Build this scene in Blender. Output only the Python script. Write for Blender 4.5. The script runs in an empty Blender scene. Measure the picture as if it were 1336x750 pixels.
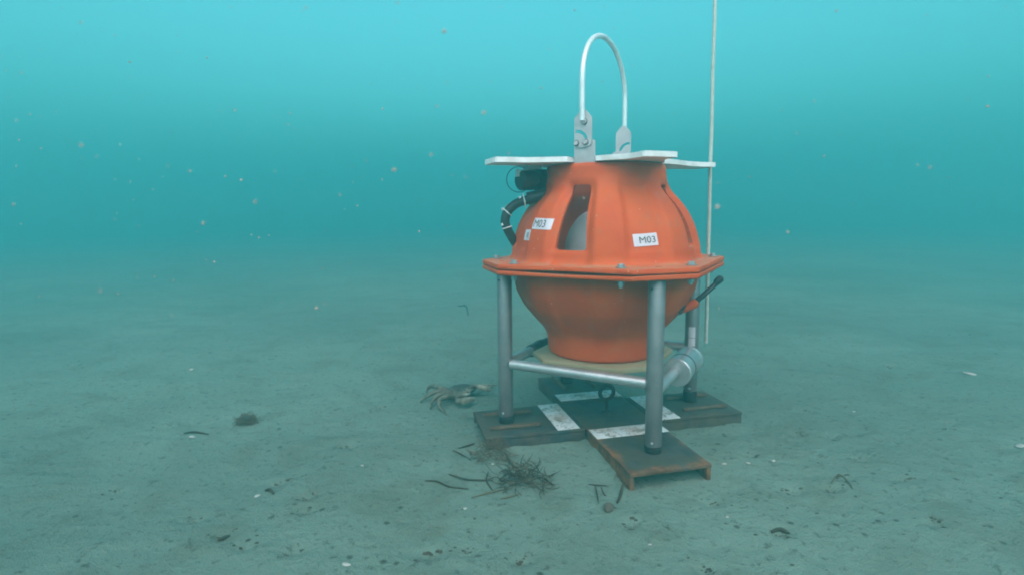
import bpy, bmesh, math, random
import numpy as np
from mathutils import Vector, Matrix, noise as mnoise

random.seed(7)
rng = np.random.default_rng(11)
scene = bpy.context.scene
PI = math.pi
R = math.radians

# ------------------------------------------------------------------ camera
CAM = Vector((-0.2703, -1.5475, 0.6101))
PITCH, ROLL, FPX = 0.1324, -0.0114, 723.4
cF = Vector((0, math.cos(PITCH), -math.sin(PITCH)))
cU0 = Vector((0, math.sin(PITCH), math.cos(PITCH)))
cX0 = Vector((1, 0, 0))
cX = math.cos(ROLL) * cX0 + math.sin(ROLL) * cU0
cU = -math.sin(ROLL) * cX0 + math.cos(ROLL) * cU0
cam_data = bpy.data.cameras.new("camera")
cam_data.sensor_width = 36
cam_data.lens = FPX * 36 / 1336
cam_data.clip_start = 0.01
cam_data.clip_end = 300
cam_data.dof.use_dof = True
cam_data.dof.focus_distance = 1.4
cam_data.dof.aperture_fstop = 6.0
cam = bpy.data.objects.new("camera", cam_data)
m = Matrix((cX, cU, -cF)).transposed().to_4x4()
m.translation = CAM
cam.matrix_world = m
scene.collection.objects.link(cam)
scene.camera = cam

# ------------------------------------------------------------------ world and sun
SUN_EL, SUN_AZ = R(24), R(176)          # azimuth measured from +Y towards +X
world = bpy.data.worlds.new("World")
scene.world = world
world.use_nodes = True
wn = world.node_tree
wn.nodes.clear()
wo = wn.nodes.new("ShaderNodeOutputWorld")
bg = wn.nodes.new("ShaderNodeBackground")
sky = wn.nodes.new("ShaderNodeTexSky")
sky.sky_type = 'NISHITA'
sky.sun_disc = False
sky.sun_elevation = SUN_EL
sky.sun_rotation = SUN_AZ
sky.air_density = 1.0
sky.dust_density = 0.3
tint = wn.nodes.new("ShaderNodeMix")
tint.data_type = 'RGBA'
tint.blend_type = 'MULTIPLY'
tint.inputs[0].default_value = 1.0
tint.inputs[7].default_value = (0.44, 1.0, 0.82, 1)   # daylight after a few metres of water
wn.links.new(sky.outputs[0], tint.inputs[6])
wn.links.new(tint.outputs[2], bg.inputs[0])
bg.inputs[1].default_value = 0.109
wn.links.new(bg.outputs[0], wo.inputs[0])

sd = bpy.data.lights.new("sun", 'SUN')
sd.energy = 5.0
sd.angle = R(115)
sd.color = (1.0, 0.73, 0.72)
sun = bpy.data.objects.new("sun", sd)
dirv = Vector((math.sin(SUN_AZ) * math.cos(SUN_EL), math.cos(SUN_AZ) * math.cos(SUN_EL), math.sin(SUN_EL)))
sun.rotation_euler = dirv.to_track_quat('Z', 'Y').to_euler()
sun.location = dirv * 20
scene.collection.objects.link(sun)

scene.view_settings.view_transform = 'Standard'
scene.view_settings.look = 'None'
scene.view_settings.gamma = 1
scene.view_settings.exposure = 1.82
scene.cycles.use_denoising = True
scene.cycles.volume_bounces = 3
scene.cycles.max_bounces = 10
scene.cycles.diffuse_bounces = 7
scene.cycles.pixel_filter_type = 'BLACKMAN_HARRIS'
scene.cycles.filter_width = 1.9


# ------------------------------------------------------------------ helpers
def ray(u, v):
    return (cF + cX * ((u - 668) / FPX) - cU * ((v - 375) / FPX))


def ground_at(u, v, z=0.0):
    """where the sight line through a point of the photograph meets the level z"""
    d = ray(u, v)
    return CAM + d * ((z - CAM.z) / d.z)


def link(o, parent=None):
    scene.collection.objects.link(o)
    if parent:
        o.parent = parent
    return o


def finish(bm, name, mat, parent=None, smooth=40):
    me = bpy.data.meshes.new(name)
    bmesh.ops.recalc_face_normals(bm, faces=bm.faces)
    bm.to_mesh(me)
    bm.free()
    if mat:
        me.materials.append(mat)
    if smooth:
        me.polygons.foreach_set("use_smooth", [True] * len(me.polygons))
        me.set_sharp_from_angle(angle=R(smooth))
    o = bpy.data.objects.new(name, me)
    return link(o, parent)


def tag(o, label, cat, group=None, kind=None):
    o["label"] = label
    o["category"] = cat
    if group:
        o["group"] = group
    if kind:
        o["kind"] = kind
    return o


def empty(name, loc, rz=0):
    o = bpy.data.objects.new(name, None)
    o.location = loc
    o.rotation_euler = (0, 0, rz)
    o.empty_display_size = 0.05
    return link(o)


def box(bm, x0, x1, y0, y1, z0, z1, bevel=0.0, mat=None):
    r = bmesh.ops.create_cube(bm, size=1)
    vs = r['verts']
    M = Matrix.Translation(((x0 + x1) / 2, (y0 + y1) / 2, (z0 + z1) / 2)) @ Matrix.Diagonal((x1 - x0, y1 - y0, z1 - z0, 1))
    bmesh.ops.transform(bm, matrix=(mat @ M) if mat else M, verts=vs)
    if bevel:
        es = list({e for v in vs for e in v.link_edges})
        bmesh.ops.bevel(bm, geom=es, offset=bevel, segments=2, affect='EDGES', profile=0.5)


def tube(bm, pts, rad, seg=12, caps=True):
    pts = [Vector(p) for p in pts]
    n = len(pts)
    rads = rad if isinstance(rad, (list, tuple)) else [rad] * n
    rings = []
    prev = None
    for i, p in enumerate(pts):
        t = (pts[min(i + 1, n - 1)] - pts[max(i - 1, 0)]).normalized()
        if prev is None:
            a = Vector((0, 0, 1)) if abs(t.z) < .9 else Vector((1, 0, 0))
            nrm = t.cross(a).normalized()
        else:
            nrm = (prev - t * prev.dot(t)).normalized()
        prev = nrm
        b = t.cross(nrm)
        rings.append([bm.verts.new(p + (nrm * math.cos(k * 2 * PI / seg) + b * math.sin(k * 2 * PI / seg)) * rads[i]) for k in range(seg)])
    for i in range(n - 1):
        for k in range(seg):
            bm.faces.new((rings[i][k], rings[i][(k + 1) % seg], rings[i + 1][(k + 1) % seg], rings[i + 1][k]))
    if caps:
        bm.faces.new(rings[0][::-1])
        bm.faces.new(rings[-1])
    return rings


def lathe(bm, prof, seg=32, center=(0, 0, 0), cap=True):
    rings = []
    for r_, z in prof:
        rings.append([bm.verts.new((center[0] + r_ * math.cos(k * 2 * PI / seg), center[1] + r_ * math.sin(k * 2 * PI / seg), center[2] + z)) for k in range(seg)])
    for i in range(len(prof) - 1):
        for k in range(seg):
            bm.faces.new((rings[i][k], rings[i][(k + 1) % seg], rings[i + 1][(k + 1) % seg], rings[i + 1][k]))
    if cap:
        bm.faces.new(rings[0][::-1])
        bm.faces.new(rings[-1])


def prism(bm, poly, z0, z1, bevel=0.0):
    a = [bm.verts.new((x, y, z0)) for x, y in poly]
    b = [bm.verts.new((x, y, z1)) for x, y in poly]
    n = len(poly)
    fs = [bm.faces.new(a[::-1]), bm.faces.new(b)]
    for i in range(n):
        fs.append(bm.faces.new((a[i], a[(i + 1) % n], b[(i + 1) % n], b[i])))
    if bevel:
        es = list(fs[0].edges) + list(fs[1].edges)
        bmesh.ops.bevel(bm, geom=es, offset=bevel, segments=2, affect='EDGES', profile=0.5)


def smooth_path(pts, n=24):
    """Catmull-Rom through the points"""
    P = [Vector(p) for p in pts]
    P = [P[0] * 2 - P[1]] + P + [P[-1] * 2 - P[-2]]
    out = []
    segs = len(P) - 3
    per = max(2, n // segs)
    for i in range(segs):
        p0, p1, p2, p3 = P[i:i + 4]
        for k in range(per):
            t = k / per
            out.append(0.5 * ((2 * p1) + (p2 - p0) * t + (2 * p0 - 5 * p1 + 4 * p2 - p3) * t * t + (3 * p1 - p0 - 3 * p2 + p3) * t ** 3))
    out.append(P[-2])
    return out


# ------------------------------------------------------------------ materials
class NT:
    def __init__(self, name):
        self.m = bpy.data.materials.new(name)
        self.m.use_nodes = True
        self.t = self.m.node_tree
        self.b = self.t.nodes["Principled BSDF"]
        tc = self.t.nodes.new("ShaderNodeTexCoord")
        self.obj = tc.outputs["Object"]

    def n(self, typ, **kw):
        nd = self.t.nodes.new(typ)
        for k, v in kw.items():
            setattr(nd, k, v)
        return nd

    def link(self, a, b):
        self.t.links.new(a, b)

    def noise(self, scale, detail=4, rough=.55, dist=0, vec=None):
        nd = self.n("ShaderNodeTexNoise")
        nd.inputs["Scale"].default_value = scale
        nd.inputs["Detail"].default_value = detail
        nd.inputs["Roughness"].default_value = rough
        nd.inputs["Distortion"].default_value = dist
        self.link(vec or self.obj, nd.inputs["Vector"])
        return nd.outputs["Fac"]

    def voronoi(self, scale, vec=None, feature='F1'):
        nd = self.n("ShaderNodeTexVoronoi", feature=feature)
        nd.inputs["Scale"].default_value = scale
        self.link(vec or self.obj, nd.inputs["Vector"])
        return nd.outputs["Distance"]

    def ramp(self, fac, lo, hi, a=0.0, b=1.0):
        nd = self.n("ShaderNodeMapRange")
        nd.interpolation_type = 'SMOOTHSTEP'
        nd.inputs["From Min"].default_value = lo
        nd.inputs["From Max"].default_value = hi
        nd.inputs["To Min"].default_value = a
        nd.inputs["To Max"].default_value = b
        self.link(fac, nd.inputs["Value"])
        return nd.outputs["Result"]

    def math(self, op, a, b):
        nd = self.n("ShaderNodeMath", operation=op)
        for i, x in enumerate((a, b)):
            if isinstance(x, (int, float)):
                nd.inputs[i].default_value = x
            else:
                self.link(x, nd.inputs[i])
        return nd.outputs[0]

    def mix(self, fac, a, b):
        nd = self.n("ShaderNodeMix", data_type='RGBA')
        if isinstance(fac, (int, float)):
            nd.inputs[0].default_value = fac
        else:
            self.link(fac, nd.inputs[0])
        for i, x in ((6, a), (7, b)):
            if isinstance(x, tuple):
                nd.inputs[i].default_value = (*x, 1)
            else:
                self.link(x, nd.inputs[i])
        return nd.outputs[2]

    def col(self, c):
        if isinstance(c, tuple):
            self.b.inputs["Base Color"].default_value = (*c, 1)
        else:
            self.link(c, self.b.inputs["Base Color"])

    def set(self, rough=.5, metal=0.0, spec=.5):
        if isinstance(rough, (int, float)):
            self.b.inputs["Roughness"].default_value = rough
        else:
            self.link(rough, self.b.inputs["Roughness"])
        self.b.inputs["Metallic"].default_value = metal
        self.b.inputs["Specular IOR Level"].default_value = spec

    def bump(self, h, strength=.3, dist=.002):
        nd = self.n("ShaderNodeBump")
        nd.inputs["Strength"].default_value = strength
        nd.inputs["Distance"].default_value = dist
        self.link(h, nd.inputs["Height"])
        self.link(nd.outputs[0], self.b.inputs["Normal"])


def mat_orange():
    t = NT("orange_plastic")
    a = t.noise(9, 5)
    base = t.mix(t.ramp(a, .3, .7), (.52, .058, .006), (.60, .086, .011))
    b = t.noise(34, 4, .6)
    base = t.mix(t.ramp(b, .52, .75, 0, .50), base, (.46, .125, .055))      # thin film of silt
    v = t.voronoi(62)
    dots = t.math('MULTIPLY', t.ramp(v, .06, .14, 1, 0), t.ramp(t.noise(11, 2), .50, .62))
    base = t.mix(t.math('MULTIPLY', dots, .55), base, (.78, .60, .50))
    geo = t.n("ShaderNodeNewGeometry")
    sn = t.n("ShaderNodeSeparateXYZ")
    t.link(geo.outputs["Normal"], sn.inputs[0])
    silt = t.math('MULTIPLY', t.ramp(sn.outputs[2], .55, .95), t.ramp(t.noise(22, 4), .30, .68, .15, .75))
    base = t.mix(silt, base, (.42, .21, .12))                            # settled silt on the level faces
    t.col(base)
    t.set(t.ramp(b, .3, .7, .45, .66), 0, .2)
    t.bump(t.noise(160, 3), .12, .001)
    return t.m


def mat_simple(name, c1, c2, scale, rough=.5, metal=0.0, spec=.4, bump=.1, bscale=120):
    t = NT(name)
    t.col(t.mix(t.ramp(t.noise(scale, 5), .3, .7), c1, c2))
    t.set(rough, metal, spec)
    if bump:
        t.bump(t.noise(bscale, 4), bump, .001)
    return t.m


def mat_alu():
    t = NT("brushed_aluminium")
    a = t.noise(14, 5)
    c = t.mix(t.ramp(a, .3, .7), (.22, .21, .22), (.31, .29, .30))
    s = t.noise(60, 5, .65)
    c = t.mix(t.ramp(s, .60, .74, 0, .5), c, (.42, .34, .31))
    t.col(c)
    t.set(t.ramp(a, .3, .7, .36, .52), .65, .5)
    t.bump(s, .06, .0006)
    return t.m


def mat_steel(name, rust):
    t = NT(name)
    n1 = t.noise(9, 6, .62, .4)
    n2 = t.noise(38, 5, .6)
    sep = t.n("ShaderNodeSeparateXYZ")
    t.link(t.obj, sep.inputs[0])
    ay = t.math('ABSOLUTE', sep.outputs[1], 0)
    edge = t.ramp(ay, .070, .103)
    tip = t.ramp(sep.outputs[0], .335, .378)
    e = t.math('MAXIMUM', edge, tip)
    low = t.ramp(sep.outputs[2], .030, .010)
    f = t.math('ADD', t.math('MULTIPLY', e, .20), n1)
    f = t.math('ADD', f, t.math('MULTIPLY', low, .05))
    c = t.mix(t.ramp(n2, .35, .7), (.026, .036, .042), (.056, .066, .066))
    c = t.mix(t.ramp(n1, .44, .60, 0, .75), c, (.056, .054, .036))          # olive film
    c = t.mix(t.math('MULTIPLY', t.ramp(f, .62, .80), rust), c, t.mix(t.ramp(n2, .35, .65), (.09, .042, .022), (.20, .095, .045)))
    t.col(c)
    t.set(.68, 0.0, .3)
    t.bump(n2, .5, .002)
    return t.m


def mat_mark():
    t = NT("worn_white_paint")
    n2 = t.noise(70, 6, .7, 1.2)
    n1 = t.noise(22, 3)
    f = t.math('ADD', t.math('MULTIPLY', n1, .5), n2)
    c = t.mix(t.ramp(f, .77, .86), (.62, .64, .65), (.18, .18, .16))
    c = t.mix(t.ramp(t.noise(12, 4), .52, .70, 0, .5), c, (.52, .35, .28))
    t.col(c)
    t.set(.6)
    return t.m


def mat_mud():
    t = NT("silty_seabed")
    geo = t.n("ShaderNodeNewGeometry")
    P = geo.outputs["Position"]
    big = t.noise(.9, 5, .55, .3, P)
    mid = t.noise(6, 6, .6, .5, P)
    fine = t.noise(55, 6, .7, 0, P)
    grain = t.noise(340, 3, .6, 0, P)
    c = t.mix(t.ramp(big, .3, .7), (.142, .206, .174), (.186, .266, .225))
    c = t.mix(t.ramp(mid, .45, .72, 0, .38), c, (.105, .107, .072))          # olive algal film
    c = t.mix(t.ramp(fine, .55, .68, 0, .65), c, (.050, .048, .038))        # dark detritus
    c = t.mix(t.ramp(grain, .60, .72, 0, .5), c, (.30, .29, .26))           # pale grains
    c = t.mix(t.ramp(grain, .40, .30, 0, .4), c, (.06, .056, .045))
    v = t.voronoi(26, P)
    spots = t.math('MULTIPLY', t.ramp(v, .10, .22, 1, 0), t.ramp(t.noise(5, 3, .5, 0, P), .48, .62))
    c = t.mix(t.math('MULTIPLY', spots, .8), c, (.040, .038, .030))
    t.col(c)
    t.set(.95, 0, .1)
    h = t.math('ADD', t.math('MULTIPLY', fine, 1.0), t.math('MULTIPLY', grain, .35))
    h = t.math('ADD', h, t.math('MULTIPLY', mid, 1.5))
    t.bump(h, .95, .010)
    return t.m


ORANGE = mat_orange()
ALU = mat_alu()
STEEL = mat_steel("painted_steel", .18)
STEEL_RUSTY = mat_steel("rusty_steel", 1.0)
MARK = mat_mark()
MUD = mat_mud()
WHITE = mat_simple("white_polyethylene", (.62, .60, .58), (.84, .80, .82), 22, .45)
GREYPLATE = mat_simple("galvanised_plate", (.40, .38, .40), (.48, .46, .47), 30, .5, .3)
GAPSHADE = mat_simple("bolt_gap_shade", (.07, .08, .085), (.13, .14, .145), 60, .5, .3)  # dark ring colour draws the shadow gap round the bracket bolt heads
BLACK = mat_simple("black_rubber", (.014, .016, .018), (.03, .034, .036), 25, .5)
ALU_LIT = mat_simple("lit_crossbar_aluminium", (.42, .42, .43), (.54, .53, .54), 18, .38, .7, .5, .06)  # aluminium lightened to put the overhead light on the bars into its colour
CREAM = mat_simple("cream_plastic_board", (.30, .245, .145), (.37, .30, .185), 12, .6)
DOME = mat_simple("pale_housing", (.64, .62, .64), (.72, .70, .72), 10, .35)
STEELBOLT = mat_simple("stainless_bolt", (.30, .32, .33), (.42, .44, .45), 60, .35, .7)
LABEL = mat_simple("white_label_film", (.58, .52, .58), (.64, .57, .62), 20, .4, bump=0)
INK = mat_simple("black_print", (.02, .02, .025), (.035, .035, .04), 20, .5, bump=0)
GREYINK = mat_simple("faded_print", (.16, .17, .18), (.26, .27, .28), 90, .6, bump=0)
TIE = mat_simple("white_cable_tie", (.62, .66, .66), (.74, .76, .76), 30, .5)
ROPE = mat_simple("pale_cord", (.40, .41, .36), (.50, .51, .46), 80, .8, bump=.3, bscale=300)
WEED = mat_simple("dead_seagrass", (.022, .020, .012), (.055, .045, .028), 30, .7)
WEEDPALE = mat_simple("pale_seagrass", (.10, .085, .05), (.16, .14, .085), 30, .7)
ALGAE = mat_simple("brown_algae", (.075, .060, .040), (.13, .10, .065), 40, .9)
SHELL = mat_simple("shell_white", (.30, .29, .27), (.46, .45, .42), 60, .5)
PEBBLE = mat_simple("grey_pebble", (.060, .052, .040), (.11, .10, .08), 50, .8)
CRABM = mat_simple("crab_shell", (.10, .085, .055), (.24, .21, .15), 55, .6, bump=.4)
CLAWM = mat_simple("crab_claw_pale", (.40, .36, .27), (.55, .52, .43), 40, .5, bump=.3)
FLECK = mat_simple("detritus", (.030, .026, .018), (.07, .06, .042), 20, .95)
SNOW = mat_simple("marine_snow", (.38, .28, .23), (.46, .36, .31), 20, .9, bump=0)

# ------------------------------------------------------------------ haze (the water body)
TOP = 3.5
bm = bmesh.new()
box(bm, -46, 46, -46, 46, -1.2, TOP)
hz = finish(bm, "haze", None, None, 0)
hm = bpy.data.materials.new("sea_water_haze")
hm.use_nodes = True
hm.node_tree.nodes.clear()
ho = hm.node_tree.nodes.new("ShaderNodeOutputMaterial")
hv = hm.node_tree.nodes.new("ShaderNodeVolumePrincipled")
hv.inputs["Color"].default_value = (0.138, 0.610, 0.615, 1)
hv.inputs["Density"].default_value = 0.19
hv.inputs["Anisotropy"].default_value = 0.5
hm.node_tree.links.new(hv.outputs[0], ho.inputs["Volume"])
hz.data.materials.append(hm)
hz["kind"] = "stuff"
hz["label"] = "hazy turquoise sea water filling the whole view"


# ------------------------------------------------------------------ seabed
def vnoise(x, y, seed):
    xi, yi = np.floor(x).astype(int), np.floor(y).astype(int)
    xf, yf = x - xi, y - yi
    u, v = xf * xf * (3 - 2 * xf), yf * yf * (3 - 2 * yf)

    def h(a, b):
        n = (a * 374761393 + b * 668265263 + seed * 1442695041) & 0xffffffff
        n = ((n ^ (n >> 13)) * 1274126177) & 0xffffffff
        return ((n ^ (n >> 16)) & 0xffff) / 65535.0
    return (h(xi, yi) * (1 - u) + h(xi + 1, yi) * u) * (1 - v) + (h(xi, yi + 1) * (1 - u) + h(xi + 1, yi + 1) * u) * v


PITS = [(383, 506), (496, 532), (388, 625), (364, 634), (400, 652), (398, 669), (386, 721), (292, 702), (319, 714), (255, 677), (1084, 570),
        (1042, 566), (1048, 539), (981, 595), (1121, 601), (1100, 626), (1084, 638), (1018, 693), (1184, 629), (1217, 685), (823, 682),
        (917, 738), (927, 654), (681, 725), (606, 716), (561, 720), (1035, 640), (455, 585), (150, 640), (210, 560), (1240, 560), (1160, 480)]
pit_pts = [ground_at(u, v) for u, v in PITS]
_rp = [(rng.uniform(-3.5, 3.5), rng.uniform(-1.2, 3.5)) for _ in range(260)]


def seabed_height(x, y):
    wx = x + .25 * vnoise(x * 1.3, y * 1.3, 5)
    h = (vnoise(x * .5, y * .5, 1) - .5) * .05
    h = h + (vnoise(wx * 2.1, y * 2.6, 2) - .5) * .020
    h = h + (vnoise(wx * 7, y * 9, 3) - .5) * .009
    h = h + (vnoise(wx * 21, y * 30, 4) - .5) * .0050
    h = h + (vnoise(x * 60, y * 70, 6) - .5) * .0022
    rip = np.sin((wx * 3 + y * 26 + 3 * vnoise(x * 1.7, y * 1.7, 8))) * .0022 * vnoise(x * .9, y * .9, 9)
    h = h + rip
    r2 = x * x + y * y                       # calm and level round the steel base
    h = h * (1 - .75 * np.exp(-r2 / .25)) + .003 * np.exp(-r2 / .2)
    ca_, sa_ = math.cos(.227 - PI / 2), math.sin(.227 - PI / 2)
    lx, ly = x * ca_ + y * sa_, -x * sa_ + y * ca_

    def sd(a, b, ha, hb):
        da, db = np.abs(a) - ha, np.abs(b) - hb
        return np.hypot(np.maximum(da, 0), np.maximum(db, 0)) + np.minimum(np.maximum(da, db), 0)
    ds = np.minimum(sd(lx, ly, .375, .101), sd(ly, lx, .375, .101))
    bank = np.exp(-(np.maximum(ds, 0) / .022) ** 2) * (.001 + .013 * vnoise(x * 11, y * 11, 14) * vnoise(x * 31, y * 31, 15) ** .5)
    open_end = (lx > .30) & (np.abs(ly) < .105)
    h = h + np.where(open_end, -.002, bank) - .004 * np.exp(-((ds - .06) / .03) ** 2)
    for p in pit_pts:
        d2 = ((x - p.x) / .022) ** 2 + ((y - p.y) / .018) ** 2
        h = h - .012 * np.exp(-d2) + .004 * np.exp(-d2 / 5)
    for i, (px, py) in enumerate(_rp):
        s = .010 + .014 * ((i * 37) % 11) / 11
        m_ = (np.abs(x - px) < .12) & (np.abs(y - py) < .12)
        if m_.any():
            d2 = ((x[m_] - px) ** 2 + (y[m_] - py) ** 2) / s ** 2
            h[m_] += (-.35 if i % 3 else .45) * s * np.exp(-d2)
    return h


NG = 620
tt = np.linspace(-1, 1, NG)
gx = .33 * np.sinh(5.53 * tt) * 1.0 - .2
gy = .33 * np.sinh(5.53 * tt) - .45
gx = np.clip(gx, -41, 41)
gy = np.clip(gy, -41, 41)
XX, YY = np.meshgrid(gx, gy)
ZZ = seabed_height(XX, YY)
co = np.stack([XX, YY, ZZ], -1).reshape(-1, 3)
idx = np.arange(NG * NG).reshape(NG, NG)
quads = np.stack([idx[:-1, :-1], idx[:-1, 1:], idx[1:, 1:], idx[1:, :-1]], -1).reshape(-1, 4)
me = bpy.data.meshes.new("seabed")
me.vertices.add(len(co))
me.vertices.foreach_set("co", co.ravel().astype(np.float32))
me.loops.add(quads.size)
me.loops.foreach_set("vertex_index", quads.ravel().astype(np.int32))
me.polygons.add(len(quads))
me.polygons.foreach_set("loop_start", np.arange(0, quads.size, 4, dtype=np.int32))
me.polygons.foreach_set("use_smooth", np.ones(len(quads), dtype=bool))
me.update(calc_edges=True)
me.validate()
me.materials.append(MUD)
seabed = link(bpy.data.objects.new("seabed", me))
seabed["kind"] = "structure"


def gz(x, y):
    return float(seabed_height(np.array([[x]], dtype=float), np.array([[y]], dtype=float))[0, 0])


def on_ground(u, v, lift=0.0):
    p = ground_at(u, v)
    for _ in range(2):
        p = ground_at(u, v, gz(p.x, p.y))
    p.z = gz(p.x, p.y) + lift
    return p


# ------------------------------------------------------------------ steel ballast cross
AW, AL, AT = .2023, .3749, .0373
ballast = empty("ballast_cross", (0, 0, 0), .227 - PI / 2)
tag(ballast, "dark rusty steel cross of four channel arms lying flat on the seabed", "ballast")
hw = AW / 2
for k in range(4):
    bm = bmesh.new()
    x0 = hw + .0015
    # top web with flame-cut, slightly uneven edges, then the two side lips
    box(bm, x0, AL, -hw, hw, AT - .009, AT, .0015)
    lipb = -.012
    box(bm, x0, AL - .001, -hw + .0005, -hw + .011, lipb, AT - .0095, .0015)
    box(bm, x0, AL - .001, hw - .011, hw - .0005, lipb, AT - .0095, .0015)
    bmesh.ops.subdivide_edges(bm, edges=[e for e in bm.edges if e.calc_length() > .05], cuts=10)
    for v in bm.verts:
        n_ = mnoise.noise(Vector((v.co.x * 26 + k * 9, v.co.y * 26, v.co.z * 30)))
        v.co.z += n_ * .0012
        if abs(v.co.y) > .09:
            v.co.y += n_ * .0016
    o = finish(bm, "channel_arm", STEEL if k else STEEL_RUSTY, ballast, 35)
    o.rotation_euler = (0, 0, k * PI / 2)
    # painted target mark
    bm = bmesh.new()
    box(bm, .1184, .1794, -hw + .001, hw - .001, AT + .0006, AT + .0026, .0004)
    o = finish(bm, "painted_mark", MARK, ballast, 35)
    o.rotation_euler = (0, 0, k * PI / 2)
    if k in (1, 2, 3):
        for s in (-1, 1):
            bm = bmesh.new()
            box(bm, .215, .355, -.006, .006, AT + .001, AT + .010, .002)
            o = finish(bm, "rusty_bar", bpy.data.materials.get("rusty_bar_steel") or mat_simple("rusty_bar_steel", (.07, .045, .028), (.13, .085, .05), 45, .8, bump=.5), ballast, 35)
            a = k * PI / 2
            o.location = Matrix.Rotation(a, 3, 'Z') @ Vector((0, s * .052, 0))
            o.rotation_euler = (0, 0, a)
bm = bmesh.new()
box(bm, -hw, hw, -hw, hw, AT - .012, AT - .0015, .001)
finish(bm, "centre_plate", STEEL, ballast, 35)
bm = bmesh.new()
box(bm, -hw + .02, hw - .02, -hw + .02, hw - .02, -.03, AT - .0125)
finish(bm, "core_block", STEEL, ballast, 35)
# eye bolt
bm = bmesh.new()
ctr = Vector((0, 0, .096))
ax1 = Vector((math.cos(PI / 2 - .227 + .3), math.sin(PI / 2 - .227 + .3), 0))
N = 28
loop = [ctr + (ax1 * math.cos(a) + Vector((0, 0, 1)) * math.sin(a)) * .0215 for a in [2 * PI * i / N for i in range(N)]]
rings = tube(bm, loop + [loop[0]], .0060, 10, False)
eye = finish(bm, "eye_bolt", BLACK, ballast, 50)
bm = bmesh.new()
tube(bm, [(0, 0, AT - .002), (0, 0, .062), (0, 0, .078)], [.0055, .0055, .008], 12)
finish(bm, "shank", BLACK, eye, 50)
bm = bmesh.new()
lathe(bm, [(.014, AT - .0014), (.014, AT + .004), (.010, AT + .0065), (.0062, AT + .007)], 6)
finish(bm, "nut", BLACK, eye, 30)

# ------------------------------------------------------------------ lander
LO = Vector((-.0113, .0076, 0))
LYAW = .2694 - PI / 2
lander = empty("seabed_lander", LO, LYAW)
tag(lander, "orange ribbed instrument float in an aluminium frame standing on the steel cross", "lander")
LR = .29
legs = [Vector((LR, 0, 0)), Vector((0, LR, 0)), Vector((-LR, 0, 0)), Vector((0, -LR, 0))]
leg_bottom = [.054, .072, .060, .058]
FZ0, FZM, FZ1 = .457, .4705, .4845     # flange: underside, joint, top

# body profile (radius of the ribs by height)
PZ = [.205, .220, .233, .255, .276, .291, .320, .354, .395, .444, .480, .5175, .557, .580, .604, .626, .645, .657, .668, .680, .700, .716, .735]
PR = [.150, .153, .157, .158, .161, .170, .197, .225, .246, .257, .2585, .257, .247, .239, .227, .213, .197, .186, .176, .170, .165, .163, .162]


def prof(z):
    return float(np.interp(z, PZ, PR))


def sst(a, b, x):
    t = min(1, max(0, (x - a) / (b - a)))
    return t * t * (3 - 2 * t)


def body_r(phi, z):
    r = (prof(z - .008) + prof(z) * 2 + prof(z + .008)) / 4
    d = abs(((math.degrees(phi) + 22.5) % 45) - 22.5)      # 0 at a panel, 22.5 at a rib
    rib = sst(9.5, 15.5, d)
    amp = (.019 if round(math.degrees(phi) / 45) % 2 else .012) * sst(.700, .650, z) * sst(.490, .525, z) if z > .47 else .008 * sst(.262, .33, z) * sst(.468, .43, z)
    return r - amp * (1 - rib)


def oct_r(phi):
    d = math.degrees(phi) % 90
    if d > 45:
        d = 90 - d
    return min(.330 / math.cos(R(d)), .2934 / math.cos(R(d - 45)))


NPHI = 240
PHI = [2 * PI * i / NPHI for i in range(NPHI)]
ca = math.atan2(.085, .33)
for k in range(4):
    for s in (-1, 1):
        a = (k * PI / 2 + s * ca) % (2 * PI)
        j = min(range(NPHI), key=lambda i: abs(((PHI[i] - a + PI) % (2 * PI)) - PI))
        PHI[j] = a


def ring_mesh(rings):
    bm = bmesh.new()
    vr = []
    for f in rings:
        vr.append([bm.verts.new((f(p)[0] * math.cos(p), f(p)[0] * math.sin(p), f(p)[1])) for p in PHI])
    for i in range(len(vr)):
        a, b = vr[i], vr[(i + 1) % len(vr)]
        for k in range(NPHI):
            bm.faces.new((a[k], a[(k + 1) % NPHI], b[(k + 1) % NPHI], b[k]))
    return bm


def carve(o, cutter, smooth):
    md = o.modifiers.new("cut", 'BOOLEAN')
    md.operation = 'DIFFERENCE'
    md.solver = 'EXACT'
    md.object = cutter
    dg_ = bpy.context.evaluated_depsgraph_get()
    nm = bpy.data.meshes.new_from_object(o.evaluated_get(dg_))
    nm.name = o.name
    o.modifiers.clear()
    o.data = nm
    nm.polygons.foreach_set("use_smooth", [True] * len(nm.polygons))
    nm.set_sharp_from_angle(angle=R(smooth))
    bpy.data.objects.remove(cutter)


def warp(p):        # the joint between the shells has sprung open a little on one side
    return .0035 * math.exp(-(((math.degrees(p) - 318 + 180) % 360 - 180) / 22) ** 2)


# upper shell ------------------------------------------------------
rings = []
zs = list(np.linspace(.726, .512, 48))
rings.append(lambda p: (.120, .735))
rings.append(lambda p: (.152, .7352))
rings.append(lambda p: (.158, .7335))
for z in zs:
    rings.append(lambda p, z=z: (body_r(p, z), z))
for j in range(1, 6):       # fillet into the flange
    a = j / 5 * PI / 2
    rings.append(lambda p, a=a: (body_r(p, .512) + .0 + .016 * (1 - math.cos(a)), .512 - (.512 - FZ1) * math.sin(a)))
rings.append(lambda p: (oct_r(p) - .006, FZ1))
rings.append(lambda p: (oct_r(p) - .0015, FZ1 - .0012))
rings.append(lambda p: (oct_r(p), FZ1 - .004))
rings.append(lambda p: (oct_r(p), FZM + .003 + warp(p) * .5))
rings.append(lambda p: (oct_r(p) - .002, FZM + .001 + warp(p) * .5))
rings.append(lambda p: (.275, FZM + .001))
rings.append(lambda p: (.238, FZM + .001))
for z in np.linspace(.50, .70, 24):
    rings.append(lambda p, z=z: (body_r(p, z) - .012, z))
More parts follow.
